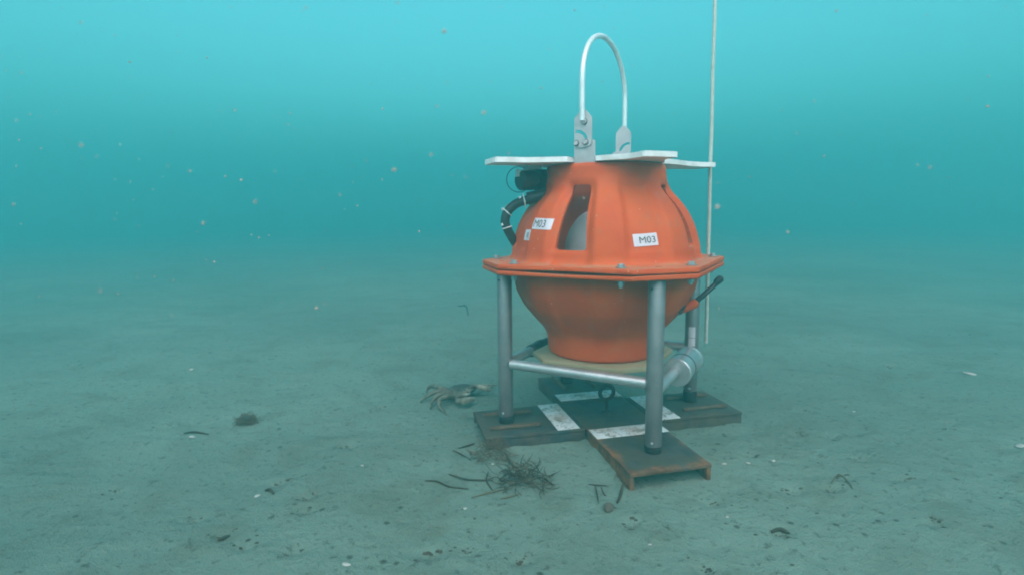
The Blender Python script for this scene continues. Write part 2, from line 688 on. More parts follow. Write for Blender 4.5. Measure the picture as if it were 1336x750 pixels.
rings.append(lambda p: (.140, .722))
rings.append(lambda p: (.120, .724))
bm = ring_mesh(rings)
upper = finish(bm, "upper_shell", ORANGE, None, 42)
# window cutters
cb = bmesh.new()
for k in range(4):
    a = PI / 4 + k * PI / 2
    zt, zb = .680, .519
    wt, wb, cr = .024, .041, .008
    poly = []
    for (cx_, cz_, a0) in ((wb - cr, zb + cr, -90), (wt - cr, zt - cr, 0), (-wt + cr, zt - cr, 90), (-wb + cr, zb + cr, 180)):
        for q in range(5):
            an = R(a0 + q * 22.5)
            poly.append((cx_ + cr * math.cos(an), cz_ + cr * math.sin(an)))
    er, et = Vector((math.cos(a), math.sin(a), 0)), Vector((-math.sin(a), math.cos(a), 0))
    A = [cb.verts.new(er * .10 + et * x + Vector((0, 0, z))) for x, z in poly]
    B = [cb.verts.new(er * .40 + et * x + Vector((0, 0, z))) for x, z in poly]
    cb.faces.new(A[::-1])
    cb.faces.new(B)
    for i in range(len(poly)):
        j = (i + 1) % len(poly)
        cb.faces.new((A[i], A[j], B[j], B[i]))
cutter = finish(cb, "cutter", None, None, 0)
md = upper.modifiers.new("cut", 'BOOLEAN')
md.operation = 'DIFFERENCE'
md.solver = 'EXACT'
md.object = cutter
dg = bpy.context.evaluated_depsgraph_get()
newme = bpy.data.meshes.new_from_object(upper.evaluated_get(dg))
upper.modifiers.clear()
upper.data = newme
newme.name = "upper_shell"
newme.polygons.foreach_set("use_smooth", [True] * len(newme.polygons))
newme.set_sharp_from_angle(angle=R(42))
bpy.data.objects.remove(cutter)
upper.parent = lander
# lower shell ------------------------------------------------------
rings = []
rings.append(lambda p: (.236, FZM - .0015))
rings.append(lambda p: (oct_r(p) - .002, FZM - .0015 - warp(p)))
rings.append(lambda p: (oct_r(p), FZM - .0035 - warp(p)))
rings.append(lambda p: (oct_r(p), FZ0 + .003))
rings.append(lambda p: (oct_r(p) - .003, FZ0))
rings.append(lambda p: (body_r(p, .444) + .004, FZ0))
for z in np.linspace(.448, .226, 46):
    rings.append(lambda p, z=z: (body_r(p, z), z))
rings.append(lambda p: (.150, .2215))
rings.append(lambda p: (.140, .2205))
rings.append(lambda p: (.135, .2205))
for z in np.linspace(.24, .44, 20):
    rings.append(lambda p, z=z: (body_r(p, z) - .012, z))
bm = ring_mesh(rings)
lower = finish(bm, "lower_shell", ORANGE, lander, 42)

# housing inside the float
bm = bmesh.new()
prof_h = [(.092, .2206)] + [(.092, z) for z in (.30, .40, .47)]
for j in range(1, 12):
    a = j / 12 * PI / 2
    prof_h.append((.092 * math.cos(a), .50 + .120 * math.sin(a)))
lathe(bm, prof_h, 40, (-.0048, -.0174, 0))
finish(bm, "inner_housing", DOME, lander, 60)
# bolts through the flange
BOLT_A = [k * PI / 2 + s * R(17.5) for k in range(4) for s in (-1, 1)]
for i, a in enumerate(BOLT_A):
    rr = .302
    bm = bmesh.new()
    lathe(bm, [(.0125, FZ1 + .0006), (.0125, FZ1 + .0026), (.0118, FZ1 + .003)], 20)
    lathe(bm, [(.0082, FZ1 + .003), (.0082, FZ1 + .0085), (.0072, FZ1 + .0095)], 6)
    o = finish(bm, "bolt", STEELBOLT, lander, 30)
    o.location = (rr * math.cos(a), rr * math.sin(a), 0)
    o.rotation_euler = (0, 0, i * .7)
    bm = bmesh.new()
    lathe(bm, [(.0125, FZ0 - .003), (.0125, FZ0 - .0006)], 20)
    lathe(bm, [(.0085, FZ0 - .012), (.0085, FZ0 - .003)], 6)
    lathe(bm, [(.0048, FZ0 - .018), (.0048, FZ0 - .012)], 10)
    finish(bm, "nut", STEELBOLT, o, 30)
# shallow plugs above each leg
for k in range(4):
    a = k * PI / 2
    bm = bmesh.new()
    lathe(bm, [(.0075, FZ1 + .0003), (.0075, FZ1 + .0012), (.0060, FZ1 + .0018), (.0040, FZ1 + .0006)], 16)
    o = finish(bm, "flange_plug", ORANGE, lander, 40)
    o.location = (.296 * math.cos(a), .296 * math.sin(a), 0)

# legs
for k in range(4):
    bm = bmesh.new()
    zb = leg_bottom[k]
    lathe(bm, [(.0165, zb), (.0195, zb), (.0200, zb + .001), (.0200, FZ0 - .002), (.0195, FZ0 - .001)], 28)
    o = finish(bm, "leg", ALU, lander, 40)
    o.location = legs[k]
    bm = bmesh.new()
    lathe(bm, [(.0190, AT + .001), (.0205, AT + .003), (.0205, zb - .002), (.0165, zb - .0005), (.0150, zb + .02)], 24)
    f = finish(bm, "foot", BLACK, o, 40)
    cd = R(-(90 - 15.4) + 66)
    for (z, rr, mt, nm, dz) in ((zb + .010, .0042, STEELBOLT, "rivet", 0), (FZ0 - .022, .0028, BLACK, "dark_hole_disc", .25)):  # black discs near the leg top stand for the dark of open holes
        for an in (R(-40) + dz, R(-75) + dz):
            bm = bmesh.new()
            d = Vector((math.cos(an), math.sin(an), 0))
            tube(bm, [d * .0195 + Vector((0, 0, z)), d * .0212 + Vector((0, 0, z)), d * .0222 + Vector((0, 0, z))], [rr, rr, rr * .6], 10)
            if nm == "rivet" and an != R(-40) + dz:
                bm.free()
                continue
            if nm == "dark_hole_disc" and an == R(-40) + dz:
                bm.free()
                continue
            finish(bm, nm, mt, o, 40)

# crossbars with weld beads
BZ = .205
for k in range(4):
    A, B = legs[k], legs[(k + 1) % 4]
    d = (B - A).normalized()
    bz = BZ - (.022 if k == 0 else 0)
    a_, b_ = A + d * .0185 + Vector((0, 0, bz)), B - d * .0185 + Vector((0, 0, bz))
    bm = bmesh.new()
    tube(bm, [a_, a_.lerp(b_, .5), b_], .0135, 22)
    o = finish(bm, "crossbar", ALU_LIT, lander, 40)
    for e, s in ((a_, 1), (b_, -1)):
        bm = bmesh.new()
        u_ = Vector((0, 0, 1))
        w_ = d.cross(u_)
        lp = []
        for i in range(25):
            an = 2 * PI * i / 24
            jj = .0006 * math.sin(9 * an + k)
            # saddle line of the bar on the round leg
            off = .0200 - math.sqrt(max(0, .0200 ** 2 - (.0138 * math.cos(an)) ** 2))
            lp.append(e + d * s * (.0022 - off + jj) + (w_ * math.cos(an) + u_ * math.sin(an)) * .0142)
        tube(bm, lp, .0022, 6, False)
        finish(bm, "weld_bead", ALU, o, 60)

# cylinder clamped round the crossbar by the rear right leg
A, B = legs[0], legs[1]
d = (B - A).normalized()
bm = bmesh.new()


def cyl_along(bm, p, d, prof_, seg=36):
    u_ = Vector((0, 0, 1))
    w_ = d.cross(u_)
    rr = [[bm.verts.new(p + d * t + (w_ * math.cos(2 * PI * k / seg) + u_ * math.sin(2 * PI * k / seg)) * r_) for k in range(seg)] for r_, t in prof_]
    for i in range(len(rr) - 1):
        for k in range(seg):
            bm.faces.new((rr[i][k], rr[i][(k + 1) % seg], rr[i + 1][(k + 1) % seg], rr[i + 1][k]))
    bm.faces.new(rr[0][::-1])
    bm.faces.new(rr[-1])


p0 = A + Vector((0, 0, BZ)) + Vector((.004, .004, -.024))
cyl_along(bm, p0, d, [(.0145, .200), (.036, .200), (.0385, .2025), (.0385, .214), (.0372, .2145), (.0372, .352), (.0385, .3525), (.0385, .362), (.036, .364), (.0145, .364)])
pod = finish(bm, "instrument_cylinder", ALU_LIT, lander, 35)
bm = bmesh.new()
cyl_along(bm, p0, d, [(.0376, .262), (.0382, .2622), (.0382, .2665), (.0376, .2667)])
finish(bm, "seam_ring", BLACK, pod, 35)
# stickers on the rear right leg
for zc, hh in ((.255, .016), (.225, .012)):
    bm = bmesh.new()
    seg = 8
    vs = []
    for i in range(seg + 1):
        an = R(-60) + R(55) * i / seg
        vs.append([bm.verts.new(Vector((math.cos(an), math.sin(an), 0)) * .0206 + Vector((0, 0, zc + s * hh))) for s in (-1, 1)])
    for i in range(seg):
        bm.faces.new((vs[i][0], vs[i + 1][0], vs[i + 1][1], vs[i][1]))
    o = finish(bm, "leg_sticker", LABEL, lander, 40)
    o.location = legs[1]

# cream board beneath the float
bm = bmesh.new()
c1 = .172
c2 = .066
poly = []
for k in range(4):
    a = k * PI / 2 + PI / 4
    er, et = Vector((math.cos(a), math.sin(a))), Vector((-math.sin(a), math.cos(a)))
    for s in (-1, 1):
        q = er * c1 + et * s * (c1 - c2)
        poly.append((q.x, q.y))
prism(bm, poly, .2065, .2195, .002)
finish(bm, "support_board", CREAM, lander, 35)

# white star plate on the neck
PLZ0, PLZ1 = .7362, .7488
poly = []
tipH = .048
for k in range(4):
    tipR = (.262, .341, .262, .333)[k]
    a = k * PI / 2 + R(5)
    er, et = Vector((math.cos(a), math.sin(a))), Vector((-math.sin(a), math.cos(a)))

    def flare(s, lst):
        out = []
        for i in range(45):
            t = i / 44                       # from hub diagonal out to the arm
            rad = .108 + (tipR - .014 - .108) * t
            half = .1075 - (.1075 - tipH) * sst(0, .80, t)
            out.append(er * rad + et * s * half)
        for i in range(5):
            an = i / 4 * PI / 2
            out.append(er * (tipR - .012 + .012 * math.sin(an)) + et * s * (tipH - .010 + .010 * math.cos(an)))
        return out
    left = flare(-1, None)
    right = flare(1, None)
    for q in left + right[::-1]:
        poly.append((q.x, q.y))
bm = bmesh.new()
n_ = len(poly)
lo, hi, li, hi_i = [], [], [], []
for q_ in range(len(poly)):          # notches that let the two handle brackets through
    x, y = poly[q_]
    e_, t_ = Vector((math.cos(-PI / 4), math.sin(-PI / 4))), Vector((math.sin(PI / 4), math.cos(PI / 4)))
    al, ta = e_.x * x + e_.y * y, t_.x * x + t_.y * y
    if -.029 < ta < .034 and abs(al) > .147:
        al = math.copysign(.147, al)
        poly[q_] = (e_.x * al + t_.x * ta, e_.y * al + t_.y * ta)
for x, y in poly:            # plate with an unseen round hole added over the open neck to admit light
    an = math.atan2(y, x)
    lo.append(bm.verts.new((x, y, PLZ0)))
    hi.append(bm.verts.new((x, y, PLZ1)))
    li.append(bm.verts.new((.098 * math.cos(an), .098 * math.sin(an), PLZ0)))
    hi_i.append(bm.verts.new((.098 * math.cos(an), .098 * math.sin(an), PLZ1)))
for i in range(n_):
    j = (i + 1) % n_
    bm.faces.new((lo[i], lo[j], hi[j], hi[i]))
    bm.faces.new((hi[i], hi[j], hi_i[j], hi_i[i]))
    bm.faces.new((hi_i[i], hi_i[j], li[j], li[i]))
    bm.faces.new((li[i], li[j], lo[j], lo[i]))
bmesh.ops.remove_doubles(bm, verts=bm.verts, dist=.00002)
finish(bm, "top_plate", WHITE, lander, 35)

# handle: two pointed brackets and an arch of rod, across the window diagonal
ha = -PI / 4
er, et = Vector((math.cos(ha), math.sin(ha), 0)), Vector((-math.sin(ha), math.cos(ha), 0))
for s in (1, -1):
    Mx = Matrix((er * s, et * s, Vector((0, 0, 1)))).transposed().to_4x4()
    # local x outward, y sideways, z up
    bm = bmesh.new()

    def plate(bm, pts, x0, x1):
        a_ = [bm.verts.new((x0, y, z)) for y, z in pts]
        b_ = [bm.verts.new((x1, y, z)) for y, z in pts]
        n = len(pts)
        f1 = bm.faces.new(a_[::-1])
        f2 = bm.faces.new(b_)
        for i in range(n):
            bm.faces.new((a_[i], a_[(i + 1) % n], b_[(i + 1) % n], b_[i]))
    top = [(-.023, .790)] + [(.023 * math.cos(R(q)), .784 + .013 * math.sin(R(q))) for q in range(200, 341, 14)] + [(.023, .790), (.023, .843), (.006, .862), (-.006, .862), (-.023, .843)]
    plate(bm, top, .1545, .1585)
    br = finish(bm, "handle_bracket", GREYPLATE, lander, 30)
    bm = bmesh.new()      # curved adjusting slot, cut right through
    o_, i_ = [], []
    for q in range(11):
        an = R(98) - R(86) * q / 10
        o_.append((-.016 + .029 * math.cos(an), .786 + .029 * math.sin(an)))
        i_.append((-.016 + .021 * math.cos(an), .786 + .021 * math.sin(an)))
    plate(bm, o_ + i_[::-1], .150, .165)
    bpy.context.view_layer.update()
    carve(br, finish(bm, "slot_cutter", None, lander, 0), 30)
    br.matrix_local = Mx
    bm = bmesh.new()
    foot = [(-.025, .7325), (.030, .7325), (.030, .786), (.027, .789), (-.022, .784), (-.025, .781)]
    plate(bm, foot, .1500, .1540)
    finish(bm, "bracket_foot", GREYPLATE, br, 30)
    for (y, z, rad) in ((-.0175, .7825, .0060), (.0075, .7835, .0060), (.004, .8335, .0062)):
        pr_w = [(rad * 1.3, .1586), (rad * 1.3, .1600)]
        pr_h = [(rad * .95, .1600), (rad * .95, .1636), (rad * .7, .1646), (rad * .35, .1636)]
        prev_o = br
        for pr, nm, mt in ((pr_w, "shade_ring", GAPSHADE), (pr_h, "bracket_bolt", GREYPLATE)):
            bm = bmesh.new()
            rr = [[bm.verts.new((x, y + r_ * math.cos(2 * PI * q / 16), z + r_ * math.sin(2 * PI * q / 16))) for q in range(16)] for r_, x in pr]
            for i in range(len(rr) - 1):
                for q in range(16):
                    bm.faces.new((rr[i][q], rr[i][(q + 1) % 16], rr[i + 1][(q + 1) % 16], rr[i + 1][q]))
            bm.faces.new(rr[-1])
            finish(bm, nm, mt, br, 35)
pts = []
zf, zs_, za = .835, .930, 1.070
for z in np.linspace(zf, zs_, 6)[:-1]:
    pts.append(er * .1650 + Vector((0, 0, z)))
for i in range(41):
    a = PI * i / 40
    pts.append(er * (.1650 * math.cos(a)) + Vector((0, 0, zs_ + (za - zs_) * abs(math.sin(a)) ** .92)))
for z in np.linspace(zs_, zf, 6)[1:]:
    pts.append(er * -.1650 + Vector((0, 0, z)))
bm = bmesh.new()
tube(bm, pts, .0068, 14)
finish(bm, "handle_rod", mat_simple("bright_aluminium_rod", (.62, .64, .66), (.72, .74, .75), 40, .4, .3, .5), lander, 50)


# stickers on the shell ------------------------------------------------
def surf(phi, z, off):
    r_ = body_r(phi, z) + off
    return Vector((r_ * math.cos(phi), r_ * math.sin(phi), z))


LM = Matrix.Translation(LO) @ Matrix.Rotation(LYAW, 4, 'Z')
LMI = LM.inverted()


def hit_shell(u, v):
    o = LMI @ CAM
    d = (LMI.to_3x3() @ ray(u, v)).normalized()
    t = .8
    while t < 2.2:
        p = o + d * t
        if .47 < p.z < .73 and math.hypot(p.x, p.y) < body_r(math.atan2(p.y, p.x), p.z):
            break
        t += .0006
    return math.atan2(p.y, p.x), p.z


def sticker(corners, text=None, tx=(.2, .9), ty=(.2, .8), ink=None, turn=False):
    uv = [hit_shell(*c) for c in corners]     # top left, top right, bottom right, bottom left

    def at(s, t, off):
        a = [uv[3][i] + (uv[2][i] - uv[3][i]) * s for i in (0, 1)]
        b = [uv[0][i] + (uv[1][i] - uv[0][i]) * s for i in (0, 1)]
        return surf(a[0] + (b[0] - a[0]) * t, a[1] + (b[1] - a[1]) * t, off)
    bm = bmesh.new()
    nx, ny = 10, 6
    vs = [[bm.verts.new(at(i / nx, j / ny, .0010)) for i in range(nx + 1)] for j in range(ny + 1)]
    vb = [[bm.verts.new(at(i / nx, j / ny, -.0030)) for i in range(nx + 1)] for j in range(ny + 1)]
    for j in range(ny):
        for i in range(nx):
            bm.faces.new((vs[j][i], vs[j][i + 1], vs[j + 1][i + 1], vs[j + 1][i]))
    rim = [(0, i) for i in range(nx)] + [(j, nx) for j in range(ny)] + [(ny, i) for i in range(nx, 0, -1)] + [(j, 0) for j in range(ny, 0, -1)]
    for q in range(len(rim)):
        (a, b), (c, d_) = rim[q], rim[(q + 1) % len(rim)]
        bm.faces.new((vs[a][b], vs[c][d_], vb[c][d_], vb[a][b]))
    st = finish(bm, "sticker", LABEL, lander, 40)
    if text:
        cu = bpy.data.curves.new("lettering", 'FONT')
        cu.body = text
        cu.size = 1
        cu.resolution_u = 4
        to = bpy.data.objects.new("lettering_curve", cu)
        scene.collection.objects.link(to)
        dg_ = bpy.context.evaluated_depsgraph_get()
        tm = bpy.data.meshes.new_from_object(to.evaluated_get(dg_))
        bpy.data.objects.remove(to)
        b2 = bmesh.new()
        b2.from_mesh(tm)
        bmesh.ops.triangulate(b2, faces=b2.faces)
        bmesh.ops.subdivide_edges(b2, edges=[e for e in b2.edges if e.calc_length() > .25], cuts=2, use_grid_fill=False)
        xs = [v.co.x for v in b2.verts]
        ys = [v.co.y for v in b2.verts]
        for v in b2.verts:
            s = (v.co.x - min(xs)) / (max(xs) - min(xs))
            t = (v.co.y - min(ys)) / (max(ys) - min(ys))
            v.co = at(tx[0] + (tx[1] - tx[0]) * s, ty[0] + (ty[1] - ty[0]) * t, .0016)
        me_ = bpy.data.meshes.new("lettering")
        b2.to_mesh(me_)
        b2.free()
        me_.materials.append(INK)
        link(bpy.data.objects.new("lettering", me_), st)
    if ink:
        bm = bmesh.new()
        for (s0, s1, t0, t1) in ink:
            q = [bm.verts.new(at(s, t, .0016)) for s, t in ((s0, t0), (s1, t0), (s1, t1), (s0, t1))]
            bm.faces.new(q)
        finish(bm, "print", GREYINK, st, 0)
    return st


sticker([(824.7, 306), (855.7, 303.7), (859, 319.7), (827.3, 322.3)], "M03", (.235, .895), (.24, .76))
sticker([(699, 284.4), (724, 285.6), (718.8, 300), (694, 298.8)], "M03", (.07, .74), (.20, .86))
sticker([(687, 299.6), (693, 300), (690, 314), (684, 313.6)], None, ink=[(.3, .75, .30, .42), (.25, .8, .46, .55), (.3, .75, .60, .74)])


# cables and connector at the left of the neck ---------------------------
def lp(u, v, y):
    """point of the sight line at world depth y, in lander coordinates"""
    d = ray(u, v)
    return LMI @ (CAM + d * ((y - CAM.y) / d.y))


YC = -.01
conn = None
bm = bmesh.new()
a_, b_ = lp(677, 236, YC - .035), lp(716, 235, YC + .02)
tube(bm, [a_, a_.lerp(b_, .05), a_.lerp(b_, .42), a_.lerp(b_, .45), a_.lerp(b_, .55), a_.lerp(b_, .58), b_], [.020, .026, .027, .021, .021, .029, .029], 22)
conn = finish(bm, "connector", BLACK, lander, 40)
bm = bmesh.new()
p_ = [lp(712, 254, YC + .02), lp(700, 259, YC), lp(684, 262, YC - .01), lp(672, 267, YC - .01), lp(662, 277, YC - .01), lp(659, 290, YC - .01), lp(664, 303, YC), lp(673, 318, YC + .02), lp(682, 330, YC + .04)]
tube(bm, smooth_path(p_, 40), .0125, 14)
hose = finish(bm, "hose", BLACK, lander, 50)
bm = bmesh.new()
tube(bm, smooth_path([lp(716, 250, YC), lp(703, 256, YC - .01), lp(688, 259.5, YC - .012)], 14), [.018] * 6 + [.017] * 9 if False else .0175, 14)
finish(bm, "hose_end", BLACK, hose, 50)
for (u, v, du, dv) in ((684, 262, -1, .2), (662, 277, -.7, .8), (661.5, 297, .3, 1)):
    bm = bmesh.new()
    c_ = lp(u, v, YC - .011)
    tdir = (lp(u + du * 3, v + dv * 3, YC - .011) - c_).normalized()
    w_ = tdir.cross(Vector((0, 0, 1)) if abs(tdir.z) < .8 else Vector((1, 0, 0))).normalized()
    q_ = tdir.cross(w_)
    rad_ = .0185 if u > 680 else .0132
    lpz = [c_ + (w_ * math.cos(2 * PI * i / 20) + q_ * math.sin(2 * PI * i / 20)) * rad_ for i in range(21)]
    tube(bm, lpz, .0016, 6, False)
    hd = lp(u - 6, v - 4, YC - .014)
    box(bm, -.006, .006, -.003, .003, -.0035, .0035, .001, Matrix.Translation(hd))
    finish(bm, "zip_tie", TIE, lander, 40)
bm = bmesh.new()
lpz = [lp(677 + 16 * math.cos(a), 234.5 + 16.5 * math.sin(a), YC - .03 + .012 * math.sin(a)) for a in np.linspace(R(-62), R(-300), 40)]
tube(bm, lpz, .0012, 6)
finish(bm, "wire_loop", BLACK, lander, 60)
bm = bmesh.new()
box(bm, -.010, .010, -.006, .006, -.010, .010, .002, Matrix.Translation(lp(676, 226, YC - .03)))
finish(bm, "white_clip", TIE, lander, 40)
bm = bmesh.new()
q1 = lp(694, 217, YC)
box(bm, -.028, .028, -.02, .02, -.010, .012, .002, Matrix.Translation(q1))
finish(bm, "mounting_block", GREYPLATE, lander, 40)

# cable stub on the right
bm = bmesh.new()
p_ = [lp(885, 408, -.10), lp(898, 399.5, -.10), lp(908, 393, -.10), lp(920, 383, -.10), lp(932, 372, -.09), lp(937, 366, -.09)]
tube(bm, smooth_path(p_, 20), .0068, 12)
stub = finish(bm, "cable_stub", BLACK, lander, 50)
bm = bmesh.new()
tube(bm, [lp(933.5, 370, -.09), lp(935, 368, -.09), lp(940.5, 363, -.09), lp(942, 361.5, -.09)], [.0072, .0095, .0098, .006], 14)
finish(bm, "cable_cap", BLACK, stub, 40)
bm = bmesh.new()
tube(bm, [lp(886, 408.5, -.10), lp(905, 396.5, -.10), lp(909, 393, -.10)], [.004, .013, .010], 12)
finish(bm, "cable_gland", ORANGE, stub, 50)

# dark clamp on the rear left crossbar
bm = bmesh.new()
A, B = legs[3] + Vector((0, 0, BZ)), legs[2] + Vector((0, 0, BZ))
d = (B - A).normalized()
cyl_along(bm, A, d, [(.0142, .150), (.0185, .152), (.0185, .205), (.021, .207), (.021, .225), (.0185, .227), (.0185, .262), (.0142, .264)], 20)
finish(bm, "bar_clamp", BLACK, lander, 35)

# ------------------------------------------------------------------ cord
bm = bmesh.new()
YR = .115


def at_y(u, v, y):
    d = ray(u, v)
    return CAM + d * ((y - CAM.y) / d.y)


b0, b1 = at_y(921, 447, YR), at_y(930, 100, YR)
dd = (b1 - b0) / (b1.z - b0.z)
pts = []
for i in range(40):
    z = b0.z + (3.3 - b0.z) * i / 39
    p = b0 + dd * (z - b0.z)
    pts.append(p + Vector((.0006 * math.sin(i * 1.7), .0006 * math.cos(i * 1.3), 0)))
tube(bm, pts, .0052, 10)
cord = finish(bm, "mooring_cord", ROPE, None, 60)
tag(cord, "thin pale vertical cord rising to the surface beside the orange float", "cord")


# ------------------------------------------------------------------ crab
crab_c = on_ground(603, 517)


def cp(u, v, h):
    """a point of the crab by where the photo shows it, h above the mud"""
    return ground_at(u, v, gz(crab_c.x, crab_c.y) + h) - crab_c


bm = bmesh.new()
bmesh.ops.create_uvsphere(bm, u_segments=24, v_segments=14, radius=1)
for v in bm.verts:
    x, y, z = v.co
    wdt = .052 * (1 - .18 * max(0, -y))
    v.co = Vector((x * wdt, y * .036, .024 + z * (.016 if z > 0 else .013)))
    v.co += v.co.normalized() * .0014 * mnoise.noise(v.co * 90)
legs_px = [
    [(592, 513, .024), (582, 509, .034), (567, 511, .030), (556, 517, .016), (548, 524, .003)],
    [(592, 514, .024), (580, 513, .032), (570, 516, .026), (563, 524, .012), (561, 533, .002)],
    [(592, 511, .024), (575, 506, .032), (563, 503, .026), (558, 506, .012), (556, 512, .002)],
    [(595, 517, .022), (583, 517, .030), (573, 521, .024), (573, 530, .010), (583, 541, .002)],
    [(606, 507, .022), (618, 505, .028), (632, 502, .020), (649, 502, .004)],
]
chains = []
root = (cp(600, 515, .024), .010)
for lpx in legs_px:
    n = len(lpx)
    chains.append([root] + [(cp(u, v, h), [.0072, .0084, .0072, .0056, .0020][i] if n == 5 else [.006, .006, .0048, .002][i]) for i, (u, v, h) in enumerate(lpx)])
# claw arms
chains.append([root, (cp(606, 506, .032), .0062), (cp(617, 503.5, .036), .0062), (cp(621, 503, .036), .0072), (cp(632, 506, .028), .0090), (cp(640, 508.5, .020), .0055)])
chains.append([root, (cp(597, 519, .022), .0065), (cp(596, 523, .020), .0080), (cp(604, 523.5, .020), .0125), (cp(612, 521.5, .019), .0100), (cp(619, 518.5, .020), .0035)])
chains.append([(cp(632, 506, .028), .0090), (cp(637, 505, .028), .0045), (cp(642.5, 504.5, .026), .0022)])
chains.append([(cp(612, 521.5, .019), .0100), (cp(614, 524, .013), .0050), (cp(619, 521.5, .012), .0022)])
# eye stalks
chains.append([root, (cp(609, 510, .036), .0026), (cp(610, 507.5, .044), .0024)])
chains.append([root, (cp(612, 514, .036), .0026), (cp(613.5, 512, .044), .0024)])
rest = bmesh.new()
for ch in chains:
    P_ = [Vector(p) for p, r_ in ch]
    R_ = [min(r_, .013) for p, r_ in ch]
    pts_, rad_ = [], []
    for i in range(len(P_) - 1):          # each joint a little knobbly, each segment slightly swollen
        for t_ in (0, .25, .5, .75):
            pts_.append(P_[i].lerp(P_[i + 1], t_))
            rad_.append((R_[i] + (R_[i + 1] - R_[i]) * t_) * (1 + .10 * math.sin(PI * t_)))
    pts_.append(P_[-1])
    rad_.append(R_[-1])
    tube(rest, pts_, [max(x_, .0018) for x_ in rad_], 10)
me_c = bpy.data.meshes.new("carapace")
# turn the carapace a little before joining
bmesh.ops.rotate(bm, cent=(0, 0, 0), matrix=Matrix.Rotation(R(18), 3, 'Z'), verts=bm.verts)
bm.to_mesh(me_c)
bm.free()
rest.from_mesh(me_c)
me_j = bpy.data.meshes.new("crab")
rest.to_mesh(me_j)
rest.free()
crab = bpy.data.objects.new("crab", me_j)
link(crab)
crab.location = crab_c
rm = crab.modifiers.new("remesh", 'REMESH')
rm.mode = 'VOXEL'
rm.voxel_size = .0017
rm.use_smooth_shade = True
dg = bpy.context.evaluated_depsgraph_get()
me_r = bpy.data.meshes.new_from_object(crab.evaluated_get(dg))
crab.modifiers.clear()
crab.data = me_r
me_r.name = "crab"
me_r.materials.clear()
t = NT("mottled_crab_shell")
n1 = t.noise(60, 5, .6)
c = t.mix(t.ramp(n1, .35, .65), (.060, .056, .040), (.15, .14, .105))
sep = t.n("ShaderNodeSeparateXYZ")
t.link(t.obj, sep.inputs[0])
pale = t.ramp(sep.outputs[0], .002, .020)          # the claws are pale, the carapace mottled brown
low_ = t.ramp(sep.outputs[1], -.012, -.030)
top_ = t.ramp(sep.outputs[2], .040, .046, 0, .5)
f_ = t.math('MAXIMUM', t.math('MULTIPLY', pale, low_), t.ramp(sep.outputs[0], .042, .062))
c = t.mix(t.math('MULTIPLY', f_, .9), c, t.mix(t.ramp(n1, .4, .6), (.22, .20, .15), (.36, .34, .28)))
ln = t.n("ShaderNodeVectorMath", operation='LENGTH')
t.link(t.obj, ln.inputs[0])
core = t.math('MULTIPLY', t.ramp(ln.outputs["Value"], .062, .040), t.ramp(t.noise(95, 4, .6), .34, .62, 1, .55))
core = t.math('MULTIPLY', core, t.math('SUBTRACT', 1.0, t.math('MULTIPLY', f_, .9)))
c = t.mix(core, c, (.022, .020, .014))
t.col(c)
t.set(.55, 0, .4)
t.bump(n1, .4, .001)
me_r.materials.append(t.m)
tag(crab, "brown shore crab with pale claws on the mud left of the steel cross", "crab")


# ------------------------------------------------------------------ seaweed, blades and shells
def strand(bm, pts, r0, r1=None, seg=5):
    P = smooth_path(pts, 10)
    n = len(P)
    r1 = r0 * .5 if r1 is None else r1
    tube(bm, P, [r0 + (r1 - r0) * abs(2 * i / (n - 1) - 1) ** 2 for i in range(n)], seg)


def tangle(center, n, spread, high, rad, rs):
    rnd = random.Random(rs)
    bm = bmesh.new()
    for i in range(n):
        a = rnd.uniform(0, 2 * PI)
        rr = spread * rnd.random() ** .7
        p = Vector((rr * math.cos(a) * 1.15, rr * math.sin(a) * .8, rnd.uniform(.002, high) * (1 - .6 * rr / spread)))
        b = rnd.uniform(0, 2 * PI)
        el = rnd.uniform(-.25, .75)
        L = rnd.uniform(.25, .75) * spread
        pts = []
        for k in range(4):
            pts.append(Vector((p.x, p.y, max(.001, p.z))))
            b += rnd.uniform(-.7, .7)
            el += rnd.uniform(-.6, .35)
            p = p + Vector((math.cos(b) * math.cos(el), math.sin(b) * math.cos(el), math.sin(el))) * L / 3
        strand(bm, pts, rad * rnd.uniform(.5, 1.3))
    return bm


c_ = on_ground(681, 630)
bm = tangle(c_, 170, .062, .044, .0010, 3)
o = finish(bm, "seaweed_clump", WEED, None, 60)
o.location = c_
tag(o, "dark tangled clump of dead seaweed on the mud in front of the left arm", "seaweed")
bm = tangle(c_, 40, .050, .045, .0011, 9)
finish(bm, "pale_stem", WEEDPALE, o, 60)

c_ = on_ground(322, 552)
bm = tangle(c_, 420, .028, .034, .0007, 21)
o = finish(bm, "algae_tuft", ALGAE, None, 60)
o.location = c_
tag(o, "small round fuzzy brown tuft alone on the open mud at left", "algae")
c_ = on_ground(641, 597)
bm = tangle(c_, 150, .050, .050, .0010, 33)
o = finish(bm, "algae_tuft", bpy.data.materials["brown_algae"].copy(), None, 60)
o.location = c_ + Vector((0, 0, -.004))
tag(o, "olive brown algae fuzz at the near corner of the left steel arm", "algae")

